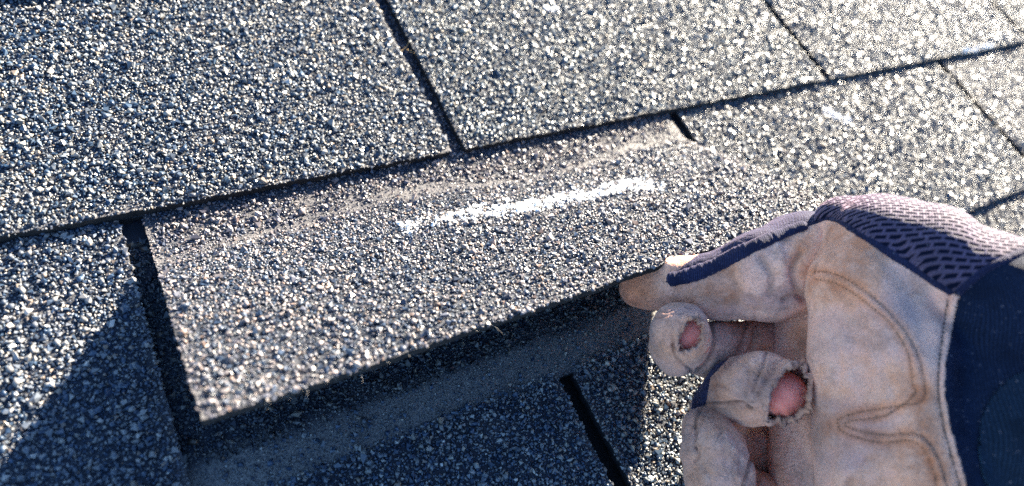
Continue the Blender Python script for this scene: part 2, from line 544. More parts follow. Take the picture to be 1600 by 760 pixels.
# ------------------------------------------------------------------ surfaces for the hand (distance field -> mesh)
def chain(pts):
    """[(px, py, depth, radius px)] -> metric points in the camera frame"""
    a = np.array(pts, float)
    return np.c_[(a[:, 0] - CX) / F * a[:, 2], (a[:, 1] - CY) / F * a[:, 2], a[:, 2], a[:, 3] * a[:, 2] / F]


def d_chain(G, c):
    d = np.full(len(G), 1e9)
    if len(c) == 1: return np.linalg.norm(G - c[0, :3], axis=1) - c[0, 3]
    for a, b in zip(c[:-1], c[1:]):
        v = b[:3] - a[:3]; L = v @ v + 1e-12
        t = np.clip((G - a[:3]) @ v / L, 0, 1)
        q = np.linalg.norm(G - a[:3] - t[:, None] * v, axis=1) - (a[3] + t * (b[3] - a[3]))
        d = smin(d, q, .0022)
    return d


def smin(a, b, k):
    h_ = np.clip(.5 + .5 * (b - a) / k, 0, 1)
    return b * (1 - h_) + a * h_ - k * h_ * (1 - h_)


def nets(chains, k, vox, pad=.004, extra=None, relax=3):
    cs = [chain(c) for c in chains]; al = np.concatenate(cs)
    lo = (al[:, :3] - al[:, 3:]).min(0) - pad; hi = (al[:, :3] + al[:, 3:]).max(0) + pad
    n = np.ceil((hi - lo) / vox).astype(int) + 1
    D = np.empty(n)
    ys = lo[1] + vox * np.arange(n[1]); zs = lo[2] + vox * np.arange(n[2])
    Y, Z = np.meshgrid(ys, zs, indexing='ij')
    for i in range(n[0]):
        G = np.c_[np.full(Y.size, lo[0] + i * vox), Y.ravel(), Z.ravel()]
        d = np.full(len(G), 1e9)
        for c in cs: d = smin(d, d_chain(G, c), k) if np.isscalar(k) else d
        if extra is not None: d = extra(G, d)
        D[i] = d.reshape(n[1], n[2])
    ins = D < 0
    vs = np.zeros((n[0] - 1, n[1] - 1, n[2] - 1, 3)); cnt = np.zeros((n[0] - 1, n[1] - 1, n[2] - 1))
    offs = [(i, j, l) for i in (0, 1) for j in (0, 1) for l in (0, 1)]
    sub = lambda A, o: A[o[0]:n[0] - 1 + o[0], o[1]:n[1] - 1 + o[1], o[2]:n[2] - 1 + o[2]]
    for o1 in offs:
        for ax in range(3):
            if o1[ax]: continue
            o2 = list(o1); o2[ax] = 1
            A, B = sub(D, o1), sub(D, o2); m = (A < 0) != (B < 0)
            t = np.where(m, A / np.where(m, A - B, 1), 0)
            for c_ in range(3): vs[..., c_] += m * (o1[c_] + (t if c_ == ax else 0))
            cnt += m
    act = cnt > 0
    idx = -np.ones(cnt.shape, int); idx[act] = np.arange(act.sum())
    ijk = np.argwhere(act)
    V = lo + vox * (ijk + vs[act] / cnt[act][:, None])
    quads = []
    for ax in range(3):
        b, c_ = (ax + 1) % 3, (ax + 2) % 3
        A = ins; sl = [slice(None)] * 3; s2 = [slice(None)] * 3
        sl[ax] = slice(0, -1); s2[ax] = slice(1, None)
        ch = A[tuple(sl)] != A[tuple(s2)]; inn = A[tuple(sl)]
        pts = np.argwhere(ch); pts = pts[(pts[:, b] > 0) & (pts[:, c_] > 0) & (pts[:, b] < n[b] - 1) & (pts[:, c_] < n[c_] - 1)]
        q = []
        for (ob, oc) in ((-1, -1), (0, -1), (0, 0), (-1, 0)):
            p_ = pts.copy(); p_[:, b] += ob; p_[:, c_] += oc; q.append(idx[p_[:, 0], p_[:, 1], p_[:, 2]])
        q = np.stack(q, -1); fl = ~inn[pts[:, 0], pts[:, 1], pts[:, 2]]
        q[fl] = q[fl][:, ::-1]; quads.append(q)
    Q = np.concatenate(quads)
    for _ in range(relax): V = V + .6 * (nbr_mean(V, Q) - V)
    return V, Q


def nbr_mean(V, Q):
    s_ = np.zeros_like(V); c_ = np.zeros(len(V))
    for a, b in ((0, 1), (1, 2), (2, 3), (3, 0)):
        for p_, q_ in ((a, b), (b, a)):
            for k in range(3): s_[:, k] += np.bincount(Q[:, p_], V[Q[:, q_], k], len(V))
            c_ += np.bincount(Q[:, p_], minlength=len(V))
    return s_ / np.maximum(c_, 1)[:, None]


def normals(V, Q):
    fn = np.cross(V[Q[:, 2]] - V[Q[:, 0]], V[Q[:, 3]] - V[Q[:, 1]])
    Nn = np.zeros_like(V)
    for j in range(4):
        for k in range(3): Nn[:, k] += np.bincount(Q[:, j], fn[:, k], len(V))
    return Nn / (np.linalg.norm(Nn, axis=1)[:, None] + 1e-12)


def pxof(V): return CX + F * V[:, 0] / V[:, 2], CY + F * V[:, 1] / V[:, 2]


def polyarr(p, n=24):
    """smooth open curve through the points"""
    p = np.array(p, float)
    q = np.r_[[2 * p[0] - p[1]], p, [2 * p[-1] - p[-2]]]; out = []
    for i in range(1, len(q) - 2):
        for t in np.linspace(0, 1, n, endpoint=False):
            a, b, c_, d = q[i - 1], q[i], q[i + 1], q[i + 2]
            out.append(.5 * ((2 * b) + (-a + c_) * t + (2 * a - 5 * b + 4 * c_ - d) * t ** 2 + (-a + 3 * b - 3 * c_ + d) * t ** 3))
    return np.array(out + [p[-1]])


def crease(V, Nn, lines):
    """folds pressed into (depth > 0) or raised from (depth < 0) the skin of a part"""
    px, py = pxof(V); off = np.zeros(len(V)); front = smoothstep(.15, -.25, Nn[:, 2])
    for pts, w, dep in lines:
        c_ = polyarr(pts, 6)
        near = (px > c_[:, 0].min() - 5 * w) & (px < c_[:, 0].max() + 5 * w) & (py > c_[:, 1].min() - 5 * w) & (py < c_[:, 1].max() + 5 * w)
        if not near.any(): continue
        d = seg_dist(px[near], py[near], c_)
        off[near] -= dep * np.exp(-(d / w) ** 2) * front[near]
    return V + Nn * off[:, None], off


def to_world(V): return CAM + V @ R


def inside(px, py, poly):
    poly = np.array(poly, float); c_ = np.zeros(len(px), bool); j = len(poly) - 1
    for i in range(len(poly)):
        xi, yi = poly[i]; xj, yj = poly[j]
        c_ ^= ((yi > py) != (yj > py)) & (px < (xj - xi) * (py - yi) / (yj - yi + 1e-12) + xi); j = i
    return c_


def submesh(name, V, Q, mask, mats, col, parent, uvf=None, solid=0):
    q = Q[mask]; u, inv = np.unique(q, return_inverse=True)
    Vs = V[u]; qs = inv.reshape(q.shape)
    uv = None
    if uvf is not None: uv = uvf(Vs)
    me = mesh_np(name, to_world(Vs), [qs], mats, True, np.c_[col[u], np.ones(len(u))], None, uv)
    o = link(name, me, parent)
    if solid:
        m = o.modifiers.new('thickness', 'SOLIDIFY'); m.thickness = solid; m.offset = -1
    return o


LEA = m_leather()
LEA2 = m_leather('stained_suede_leather', .80)
KNIT = m_fabric('perforated_knit', (.052, .034, .078), (.95, .68, .86), .55, True)
PLAINKNIT = m_fabric('plain_knit', (.011, .014, .045), (.75, .6, .8), .22)
CUFF = m_fabric('navy_stretch_cuff', (.003, .010, .032), (.5, .4, .6), .06)
PATCH = m_fabric('navy_grip_patch', (.004, .014, .034), (.2, .45, .7), .32)
SKIN = m_skin(); THREAD = m_plain('tan_thread', (.17, .10, .06)); DARKTHREAD = m_plain('dark_thread', (.045, .035, .03))
WELT = LEA

person = bpy.data.objects.new('person', None); COL.objects.link(person)
person.location = Vector(at(1480, 620, .26)); person.empty_display_size = .05
tag(person, 'hand in a worn tan leather and navy work glove lifting the shingle edge', 'person')
PLOC = np.array(person.location)


def uv_back(V):
    a = math.radians(29); dx, dy = math.cos(a), math.sin(a)
    u = V[:, 0] * dx + V[:, 1] * dy
    v = (-V[:, 0] * dy + V[:, 1] * dx) * .62 - V[:, 2] * .78
    return np.c_[u, v]


def uv_plain(V): return np.c_[V[:, 0], V[:, 1]]


# --- hand hull: back, thenar, palm, cuff
BACK_LINE = [(1236, 362), (1262, 352), (1300, 341), (1345, 366), (1400, 402), (1450, 433), (1493, 459)]
CUFF_LINE = [(1499, 463), (1485, 533), (1477, 583), (1483, 653), (1512, 760), (1540, 860)]
SEAM2 = [(1497, 460), (1515, 440), (1545, 418), (1600, 393), (1680, 372)]
V, Q = nets([
    [(1306, 352, .2590, 13), (1335, 398, .2500, 42), (1345, 450, .2450, 82), (1378, 560, .2400, 108), (1398, 700, .2370, 118), (1420, 850, .2350, 130)],
    [(1318, 352, .2600, 44), (1372, 386, .2510, 83), (1450, 412, .2430, 88), (1530, 462, .2360, 98), (1620, 505, .2280, 124), (1700, 520, .2200, 150)],
    [(1300, 420, .2900, 60), (1320, 480, .2950, 75), (1340, 600, .2950, 95), (1350, 760, .2900, 105), (1360, 860, .2880, 110)],  # unseen depth behind the palm, added to keep sun out between the fingers
    [(1450, 500, .2480, 90), (1480, 620, .2450, 120), (1470, 760, .2420, 140), (1500, 860, .2400, 150)],
    [(1560, 600, .2400, 150), (1660, 660, .2300, 190), (1790, 700, .2150, 230)],
    [(1268, 500, .2800, 52), (1262, 560, .2800, 60), (1268, 640, .2780, 62), (1270, 780, .2760, 66), (1280, 860, .2740, 72)],
    [(1300, 480, .275, 70), (1350, 560, .270, 110), (1360, 700, .268, 120), (1370, 860, .268, 130)],
], .004, .00085, relax=4)
Nn = normals(V, Q)
px, py = pxof(V)
V = V + Nn * (.0007 * noise3(V, 70, 5) + .0003 * noise3(V, 190, 9) + .0016 * noise3(V, 60, 33) * smoothstep(1500, 1540, px))[:, None]
px, py = pxof(V)
seam_a = [(1265, 424), (1300, 427), (1344, 449), (1382, 481), (1411, 514), (1430, 545), (1442, 583), (1443, 624), (1407, 634), (1351, 643), (1313, 653),
          (1308, 662), (1319, 677), (1370, 691), (1420, 689), (1442, 700), (1458, 735), (1466, 770)]
seam_b = [(1268, 436), (1306, 443), (1357, 476), (1395, 511), (1420, 556), (1425, 596), (1428, 618), (1382, 650), (1325, 659), (1327, 669), (1376, 680), (1426, 678),
          (1448, 688), (1468, 720), (1482, 770)]
seam_c = [(1482, 462), (1472, 533), (1466, 596), (1473, 659), (1500, 760), (1510, 790)]
mid_ab = [(1285, 434), (1325, 448), (1370, 479), (1403, 511), (1427, 556), (1434, 600)]
_, off_n = crease(V, Nn, [(seam_a, 2.2, .0005), (seam_b, 2.2, .0005), ([(1290, 372), (1281, 392), (1272, 418), (1266, 430)], 2.6, .0012), ([(1300, 350), (1286, 368), (1272, 392), (1262, 420), (1257, 450)], 2.2, .0008)])
V, off = crease(V, Nn, [
    (seam_a, 2.6, .0006), (seam_b, 2.6, .0006), (mid_ab, 7, -.0006), ([(1428, 622), (1370, 644), (1318, 662)], 6, -.0006), ([(1330, 672), (1390, 686), (1440, 690), (1468, 740), (1476, 780)], 6, -.0007),
    (seam_c, 2.4, .0008), ([(1492, 462), (1479, 533), (1472, 590), (1479, 655), (1507, 760)], 6, -.0009),
    ([(1300, 352), (1288, 372), (1277, 398), (1268, 420)], 4, -.0011), ([(1290, 372), (1281, 392), (1272, 418), (1266, 430)], 3.4, .0018), ([(1304, 356), (1296, 376), (1288, 398)], 5, -.0009), ([(1264, 372), (1260, 400), (1262, 440)], 4, .0008),
    ([(1268, 395), (1300, 412), (1318, 418)], 4, .0004),
    ([(1258, 500), (1270, 545), (1282, 590)], 5, -.0005), ([(1300, 470), (1340, 550), (1335, 640)], 24, .0026), ([(1262, 600), (1296, 622), (1306, 640)], 8, .0008), ([(1345, 720), (1330, 745), (1326, 780)], 9, .0009), ([(1400, 380), (1440, 430), (1466, 470)], 8, .0006), ([(1320, 700), (1370, 735), (1400, 770)], 20, .0014),
    ([(1345, 500), (1385, 580), (1400, 640)], 10, .0008), ([(1300, 520), (1310, 570), (1306, 620)], 7, .0006), ([(1380, 395), (1430, 470), (1450, 540)], 16, .0010),
    ([(1215, 520), (1208, 600), (1212, 700)], 6, .0004),
    (BACK_LINE, 4, .0005), (SEAM2, 4, .0005)], )
Nn = normals(V, Q)
px, py = pxof(V)
bl = polyarr(BACK_LINE + [(1510, 470), (1560, 500), (1800, 600)], 8); cl = np.array(polyarr(CUFF_LINE, 8)); s2 = polyarr(SEAM2, 8)
fx, fy = px[Q].mean(1), py[Q].mean(1); fz = V[Q][:, :, 2].mean(1); fnz = Nn[Q][:, :, 2].mean(1)
rearside = (fnz > .35)
right = fx > np.interp(fy, cl[:, 1], cl[:, 0])
above_s2 = fy < np.interp(fx, s2[:, 0], s2[:, 1])
above_b = fy < np.interp(fx, bl[:, 0], bl[:, 1])
back = (above_b & (fx < 1497)) | ((fx >= 1497) & above_s2) | (rearside & (fx > 1290) & (fx < 1520))
cuff = ~back & (right & (fx >= 1476) & (fy > 458))
cuff |= ~back & (fx > 1512)
patch = cuff & (((fx - 1632) / 104) ** 2 + ((fy - 700) / 122) ** 2 < 1) & (fnz < 0)
leather = ~back & ~cuff
fold_shade_seam = (1 - .5 * np.clip(-off_n / .0010, 0, 1) * (Nn[:, 2] < .2)) * (1 - .38 * np.exp(-(np.minimum(seg_dist(px, py, polyarr(seam_c, 4)), 40) / 2.2) ** 2))  # fold and stitch-groove shade painted in colour, plus a darker cuff seam
rust = np.minimum(seg_dist(px, py, polyarr(seam_a, 4)), seg_dist(px, py, polyarr(seam_b, 4)))
rw = np.exp(-(rust / 9) ** 2)[:, None] * .75
col = fold_shade_seam[:, None] * ((1 - rw) * np.ones(3) + rw * np.array([1.05, .80, .60]))
# old grime on the lower palm
gm = smoothstep(.1, .6, noise3(V, 45, 51))[:, None]
col = col * (1 - gm * np.array([.30, .26, .16]))
glove = submesh('glove', V, Q, leather, [LEA], col, person, solid=.0012)
glove['label'] = 'worn tan suede palm with stitched seams'
one = np.ones((len(V), 3))
Vb = V + Nn * .0007
bk = submesh('back_panel', Vb, Q, back, [KNIT], one, glove, uv_back, .0012); bk['label'] = 'lilac grey perforated knit back'
cf = submesh('cuff', V + Nn * .0004, Q, cuff & ~patch, [CUFF], one, person, uv_plain, .0012); cf['label'] = 'dark navy stretch cuff'
pt = submesh('wrist_patch', V + Nn * .0016, Q, patch, [PATCH], one, cf, uv_plain, .0014)
HULL = BVHTree.FromPolygons([Vector(v) for v in V], Q.tolist())


def cast(bvh, x, y):
    d = Vector(((x - CX) / F, (y - CY) / F, 1)).normalized()
    hit = bvh.ray_cast(Vector((0, 0, 0)), d)
    return (np.array(hit[0]), np.array(hit[1])) if hit[0] is not None else (None, None)


def seam_tube(name, pts, rad, m, parent, bvh, lift=0.0, taper=True, seg=10, uv=False, label=None, step=1.2):
    """a round strip lying on a surface along a curve"""
    c_ = polyarr(pts, 14); L = np.r_[0, np.cumsum(np.hypot(*np.diff(c_, axis=0).T))]
    k = max(4, int(L[-1] / step)); t = np.linspace(0, L[-1], k)
    xs, ys = np.interp(t, L, c_[:, 0]), np.interp(t, L, c_[:, 1])
    Ps = []; Ns = []
    for x, y in zip(xs, ys):
        p_, n_ = cast(bvh, x, y)
        if p_ is None: continue
        if n_ @ p_ > 0: n_ = -n_
        Ps.append(p_ + n_ * lift); Ns.append(n_)
    Ps = np.array(Ps); Ns = np.array(Ns)
    for _ in range(14):
        Ps[1:-1] = .5 * Ps[1:-1] + .25 * (Ps[:-2] + Ps[2:]); Ns[1:-1] = .5 * Ns[1:-1] + .25 * (Ns[:-2] + Ns[2:])
    Tn = np.gradient(Ps, axis=0); Tn /= np.linalg.norm(Tn, axis=1)[:, None]
    Bn = np.cross(Tn, Ns); Bn /= np.linalg.norm(Bn, axis=1)[:, None]; Nr = np.cross(Bn, Tn)
    tt = np.linspace(0, 1, len(Ps)); rr = np.full(len(Ps), rad) if np.isscalar(rad) else np.interp(tt, np.linspace(0, 1, len(rad)), rad)
    if taper: rr = rr * np.minimum(1, np.sqrt(np.minimum(tt, 1 - tt) * 40 + .02))
    rr = rr * (1 + .08 * vnoise(tt * 60, tt * 0, 3))
    an = np.linspace(0, 2 * math.pi, seg, endpoint=False)
    Vt = Ps[:, None] + rr[:, None, None] * (np.cos(an)[None, :, None] * Bn[:, None] + .6 * np.sin(an)[None, :, None] * Nr[:, None])
    m_ = len(Ps); I = np.arange(m_ * seg).reshape(m_, seg)
    q = np.stack([I[:-1], np.roll(I, -1, 1)[:-1], np.roll(I, -1, 1)[1:], I[1:]], -1).reshape(-1, 4)
    Vt = Vt.reshape(-1, 3)
    me = mesh_np(name, to_world(Vt), [q], [m], True, np.ones((len(Vt), 4)), None, uv_plain(Vt))
    o = link(name, me, parent)
    if label: o['label'] = label
    return o


def stitches(name, lines, bvh, m, parent, spacing=6.2, rad=.00026, length=.00075):
    Vs, Fs, n = [], [], 0
    for pts in lines:
        c_ = polyarr(pts, 14); L = np.r_[0, np.cumsum(np.hypot(*np.diff(c_, axis=0).T))]
        t = np.arange(2, L[-1], spacing); xs, ys = np.interp(t, L, c_[:, 0]), np.interp(t, L, c_[:, 1])
        ptsw = [cast(bvh, x, y) for x, y in zip(xs, ys)]
        ok = [p_ for p_ in ptsw if p_[0] is not None]
        for i in range(1, len(ok)):
            a, na = ok[i]; tn = a - ok[i - 1][0]; l = np.linalg.norm(tn)
            if l < 1e-6 or l > .004: continue
            tn /= l
            if na @ a > 0: na = -na
            bn = np.cross(tn, na); bn /= np.linalg.norm(bn); nr = np.cross(bn, tn)
            cpt = a + nr * .00005
            for u_, w_ in ((-.5, .45), (-.3, 1), (.3, 1), (.5, .45)):
                for k in range(6):
                    an = k * math.pi / 3
                    Vs.append(cpt + tn * u_ * length - nr * abs(u_) * .0004 + rad * w_ * (math.cos(an) * bn + math.sin(an) * nr))
            for s_ in range(3):
                for k in range(6):
                    Fs.append([n + s_ * 6 + k, n + s_ * 6 + (k + 1) % 6, n + s_ * 6 + 6 + (k + 1) % 6, n + s_ * 6 + 6 + k])
            n += 24
    me = mesh_np(name, to_world(np.array(Vs)), [np.array(Fs)], [m], True, np.ones((len(Vs), 4)))
    return link(name, me, parent)


stitches('stitching', [seam_a, seam_b], HULL, THREAD, glove)
st = stitches('stitching', [seam_c], HULL, DARKTHREAD, glove, 7, .0003, .0013); st['label'] = 'dark stitching along the cuff seam'
seam_tube('seam_strip', [(1236, 363), (1262, 352), (1300, 341), (1345, 366), (1400, 402), (1450, 433), (1493, 459)], [.0012, .0018, .0020, .0021, .0016], PLAINKNIT, glove, HULL, -.0002)  # dark strip added where the knit turns away from the light
seam_tube('seam_strip', [(1493, 461), (1515, 441), (1545, 419), (1600, 394), (1640, 380)], .0014, PLAINKNIT, glove, HULL, .0006)


def hair(Vs, Fs, p_, d_, L, rad, r):
    b0 = np.cross(d_, [0.3, .5, .8]); b0 /= np.linalg.norm(b0); b1 = np.cross(d_, b0); cv = r.normal(0, .5, 3); n = len(Vs)
    for i in range(4):
        t = i / 3; c_ = p_ + d_ * L * t + cv * L * t * t; w = rad * (1 - .75 * t)
        for k in range(3):
            a_ = k * 2.094; Vs.append(c_ + w * (math.cos(a_) * b0 + math.sin(a_) * b1))
    for i in range(3):
        for k in range(3):
            Fs.append([n + i * 3 + k, n + i * 3 + (k + 1) % 3, n + i * 3 + 3 + (k + 1) % 3, n + i * 3 + 3 + k])


# --- thumb and fingers of the glove
def digit(name, chains, k, vox, lines, lea, hole=None, noise=.0008, parent=None, fabric=None, tip=False, label=None, wrinkle=.00035):
    V, Q = nets(chains, k, vox, relax=3)
    Nn = normals(V, Q)
    V = V + Nn * (noise * noise3(V, 110, 21) + noise * .5 * noise3(V, 300, 25))[:, None]
    n1 = noise3(V, 210, 81); n2 = noise3(V + n1[:, None] * .002, 330, 83)
    rid = (1 - np.abs(n1) * 6).clip(0) ** 2 * (noise3(V, 90, 88) > 0) + .7 * (1 - np.abs(n2) * 6).clip(0) ** 2
    V = V - Nn * (wrinkle * rid)[:, None]
    V, off = crease(V, Nn, lines)
    Nn = normals(V, Q); px, py = pxof(V)
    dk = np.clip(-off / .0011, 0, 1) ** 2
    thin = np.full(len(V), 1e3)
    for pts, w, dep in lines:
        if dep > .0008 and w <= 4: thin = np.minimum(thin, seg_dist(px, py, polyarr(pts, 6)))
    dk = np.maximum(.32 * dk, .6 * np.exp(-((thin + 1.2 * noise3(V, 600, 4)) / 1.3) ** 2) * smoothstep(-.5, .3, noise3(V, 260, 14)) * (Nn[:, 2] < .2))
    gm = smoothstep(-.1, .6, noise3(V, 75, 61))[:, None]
    col = np.ones((len(V), 3)) * (1 - dk)[:, None] * (1 - .22 * rid.clip(0, 1))[:, None] * (1 - gm * np.array([.34, .33, .27]))  # crease and wrinkle shade painted into the colour, with mottled tone
    tw = smoothstep(1045, 985, px)[:, None] if tip else 0
    col = col * (1 - tw * np.array([.12, .32, .45]))
    mask = np.ones(len(Q), bool)
    if hole:
        for hx, hy, ra, rb, an, lip in hole:
            c_, s_ = math.cos(an), math.sin(an)
            ex, ey = (px - hx) * c_ + (py - hy) * s_, -(px - hx) * s_ + (py - hy) * c_
            ang = np.arctan2(ey / rb, ex / ra)
            rr = np.hypot(ex / ra, ey / rb) / (1 + .10 * np.cos(2 * ang + .6) + .09 * np.sin(ang * 3 + 1) + .06 * np.sin(ang * 7) + .05 * np.sin(ang * 15))
            fr = Nn[:, 2] < .1
            lipw = np.exp(-((rr - 1.12) / .16) ** 2) * fr
            V = V + Nn * (lipw * lip * (1 + .5 * np.sin(ang * 9 + 2) * .5 + .08 * np.sin(ang * 23)))[:, None]
            col = col * (1 - .45 * (np.exp(-((rr - 1.0) / .07) ** 2) * fr))[:, None]
            mask &= ~((rr[Q].mean(1) < 1) & (fr[Q].all(1)))
    fx, fy = px[Q].mean(1), py[Q].mean(1)
    fab = np.zeros(len(Q), bool)
    if fabric is not None:
        fab = inside(fx, fy, fabric) & mask
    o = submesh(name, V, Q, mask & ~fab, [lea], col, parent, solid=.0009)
    if label: o['label'] = label
    if hole:
        bv = BVHTree.FromPolygons([Vector(v) for v in V], Q.tolist())
        r = np.random.default_rng(5); Vh, Fh = [], []
        for hx, hy, ra, rb, an, lip in hole:
            for i in range(190 if lip > .0012 else 90):
                a_ = r.uniform(0, 2 * math.pi); kk = r.uniform(.98, 1.35) * (1 + .07 * math.sin(a_ * 5 + 1))
                ex, ey = kk * ra * math.cos(a_), kk * rb * math.sin(a_)
                x_, y_ = hx + ex * math.cos(an) - ey * math.sin(an), hy + ex * math.sin(an) + ey * math.cos(an)
                p_, n_ = cast(bv, x_, y_)
                if p_ is None or p_[2] > .275: continue
                if n_ @ p_ > 0: n_ = -n_
                c0, _ = cast(bv, hx, hy)
                inw = (c0 - p_); inw /= np.linalg.norm(inw) + 1e-9
                d_ = inw * r.uniform(-.8, .7) + n_ * r.uniform(.1, .9) + r.normal(0, .5, 3); d_ /= np.linalg.norm(d_)
                hair(Vh, Fh, p_, d_, r.uniform(.0004, .0015), r.uniform(.00005, .00013), r)
        me_ = mesh_np('frayed_edge', to_world(np.array(Vh)), [np.array(Fh)], [lea], True, np.ones((len(Vh), 4)))
        link('frayed_edge', me_, o)
    if fab.any():
        f_ = submesh('side_panel', V + Nn * .0001, Q, fab, [PLAINKNIT], np.ones((len(V), 3)), o, uv_back, .0009)
    return o, BVHTree.FromPolygons([Vector(v) for v in V], Q.tolist()), (V, Q)


thumb, TB, _d = digit('thumb_sleeve', [
    [(994, 451, .2900, 27), (1020, 446, .2880, 37), (1055, 445, .2840, 45), (1120, 447, .2780, 52), (1195, 430, .2720, 72), (1255, 412, .2735, 80), (1330, 420, .2790, 84)],
    [(1110, 450, .2860, 44), (1195, 436, .2860, 60), (1262, 425, .2880, 74), (1330, 430, .2900, 80)]],  # unseen thickness behind the thumb, added to block the sun
    .003, .00055,
    [([(1250, 395), (1238, 420), (1246, 452), (1262, 470)], 6, .0016), ([(1225, 470), (1240, 462), (1256, 470)], 5, .0015),
     ([(1188, 402), (1205, 430), (1202, 460)], 8, .0014), ([(1215, 385), (1224, 415), (1222, 440)], 8, -.0010), ([(1140, 425), (1152, 450), (1150, 476)], 8, .0007), ([(1170, 462), (1185, 478), (1180, 495)], 6, .0007),
     ([(1038, 440), (1035, 462), (1041, 484)], 3, .0006), ([(1080, 450), (1110, 470), (1150, 476)], 9, .0004), ([(975, 446), (985, 462), (1003, 474)], 4, .0003)],
    LEA, parent=person,
    fabric=[(1040, 441), (1070, 414), (1092, 398), (1125, 380), (1140, 340), (1330, 270), (1330, 350), (1300, 342), (1262, 354), (1230, 367), (1190, 383), (1150, 402), (1120, 418), (1090, 430), (1060, 438)],
    tip=True, wrinkle=.00018, noise=.0005, label='tan suede thumb hooked under the shingle edge')
seam_tube('seam_strip', [(1042, 438), (1062, 435), (1090, 427), (1120, 415), (1150, 399), (1190, 380), (1228, 364), (1262, 352)], [.0030, .0034, .0032, .0028, .0024], PLAINKNIT, thumb, TB, .0005, seg=16)  # dark knit strip standing in for the shaded side of the thumb fabric
digit('finger_sleeve', [[(1058, 545, .2740, 44), (1064, 521, .2640, 47)], [(1070, 540, .2720, 42), (1140, 552, .2860, 46), (1235, 545, .2900, 45), (1300, 540, .2880, 50)]], .0015, .00042,
      [([(1066, 492), (1054, 508), (1051, 532), (1060, 552)], 4, .0005), ([(1040, 488), (1030, 510), (1026, 540)], 6, .0005), ([(1050, 478), (1075, 482), (1092, 494)], 4, .0004), ([(1050, 540), (1056, 560), (1080, 580)], 3, .0012), ([(1048, 530), (1052, 545)], 4, .0007),
       ([(1110, 500), (1118, 530), (1108, 562), (1090, 580)], 3, .0016),
       ([(1165, 505), (1163, 525), (1156, 548)], 4, .0012), ([(1180, 505), (1176, 530), (1174, 548)], 3, .0006),
       ([(1035, 500), (1028, 530)], 7, -.0003)],
      LEA2, hole=[(1078, 524, 13, 25, .30, .0018)], parent=person, label='index fingertip worn through to the skin')
digit('finger_sleeve', [[(1148, 606, .2640, 44), (1190, 601, .2560, 51), (1226, 607, .2500, 45)], [(1140, 610, .2660, 42), (1120, 650, .2770, 40), (1135, 705, .2910, 40), (1220, 700, .2970, 44), (1300, 690, .2950, 50)], [(1170, 630, .2600, 36), (1200, 625, .2580, 34)]], .003, .00045,
      [([(1198, 548), (1194, 568), (1184, 590), (1176, 612)], 2.8, .0009), ([(1104, 631), (1130, 630), (1158, 629), (1172, 640)], 2.6, .0013), ([(1212, 575), (1196, 600), (1182, 622)], 6, .0010),
       ([(1150, 590), (1165, 600), (1160, 620)], 5, .0005), ([(1125, 575), (1112, 600)], 5, -.0003), ([(1160, 556), (1170, 580), (1168, 600)], 3.5, .0006), ([(1120, 600), (1150, 612), (1185, 616)], 4, .0005), ([(1200, 570), (1215, 566), (1232, 572)], 3, .0007), ([(1165, 640), (1190, 640), (1200, 632)], 5, .0007)],
      LEA2, hole=[(1231, 616, 22, 42, .42, .0026)], fabric=[(1080, 645), (1085, 590), (1125, 550), (1142, 556), (1110, 590), (1103, 632)], parent=person, noise=.0010, label='frayed middle fingertip torn open')
digit('finger_sleeve', [[(1106, 676, .2640, 42), (1114, 702, .2580, 49), (1122, 742, .2560, 52), (1138, 800, .2560, 53)], [(1150, 770, .272, 46), (1200, 790, .282, 44), (1250, 800, .29, 44)]], .002, .00045,
      [([(1100, 634), (1088, 652), (1086, 680), (1084, 700)], 2.8, .0011), ([(1108, 640), (1096, 658), (1088, 676)], 3, .0007), ([(1086, 700), (1092, 712), (1084, 722)], 3, .0011), ([(1115, 650), (1130, 680), (1134, 720)], 7, .0006), ([(1095, 725), (1110, 745), (1112, 765)], 4, .0006), ([(1140, 670), (1156, 700), (1158, 740)], 4, .0005),
       ([(1175, 715), (1168, 740), (1160, 765)], 3, .0012), ([(1190, 720), (1186, 745), (1184, 765)], 3, .0009)],
      LEA2, parent=person, label='ring fingertip of creased grey suede')

# --- the hand inside: one continuous skin surface with all five fingers
V, Q = nets([
    [(1420, 470, .262, 60), (1400, 560, .262, 85), (1390, 700, .262, 90), (1420, 830, .26, 95)],
    [(1400, 600, .258, 80), (1530, 620, .250, 95), (1680, 650, .238, 120), (1790, 680, .228, 130)],
    [(1330, 430, .264, 45), (1262, 415, .2690, 42), (1195, 434, .2725, 38), (1120, 450, .2785, 34), (1040, 449, .2860, 26), (1008, 452, .2885, 20)],
    [(1380, 540, .280, 50), (1235, 547, .2905, 34), (1140, 552, .2865, 32), (1075, 540, .2720, 32), (1076, 524, .2628, 34)],
    [(1370, 640, .282, 50), (1220, 700, .296, 30), (1135, 705, .2905, 26), (1120, 650, .2765, 28), (1145, 610, .2650, 33), (1195, 606, .2570, 37), (1224, 616, .2515, 36)],
    [(1370, 740, .280, 50), (1250, 800, .291, 30), (1160, 780, .274, 30), (1134, 770, .2590, 34), (1120, 710, .2590, 33), (1112, 682, .2645, 28)],
    [(1390, 820, .276, 48), (1270, 880, .288, 26), (1190, 870, .272, 26), (1150, 850, .262, 26), (1150, 820, .262, 25)],
], .0015, .0009, relax=3)
me = mesh_np('hand', to_world(V), [Q], [SKIN], True, np.ones((len(V), 4)))
link('hand', me, person)

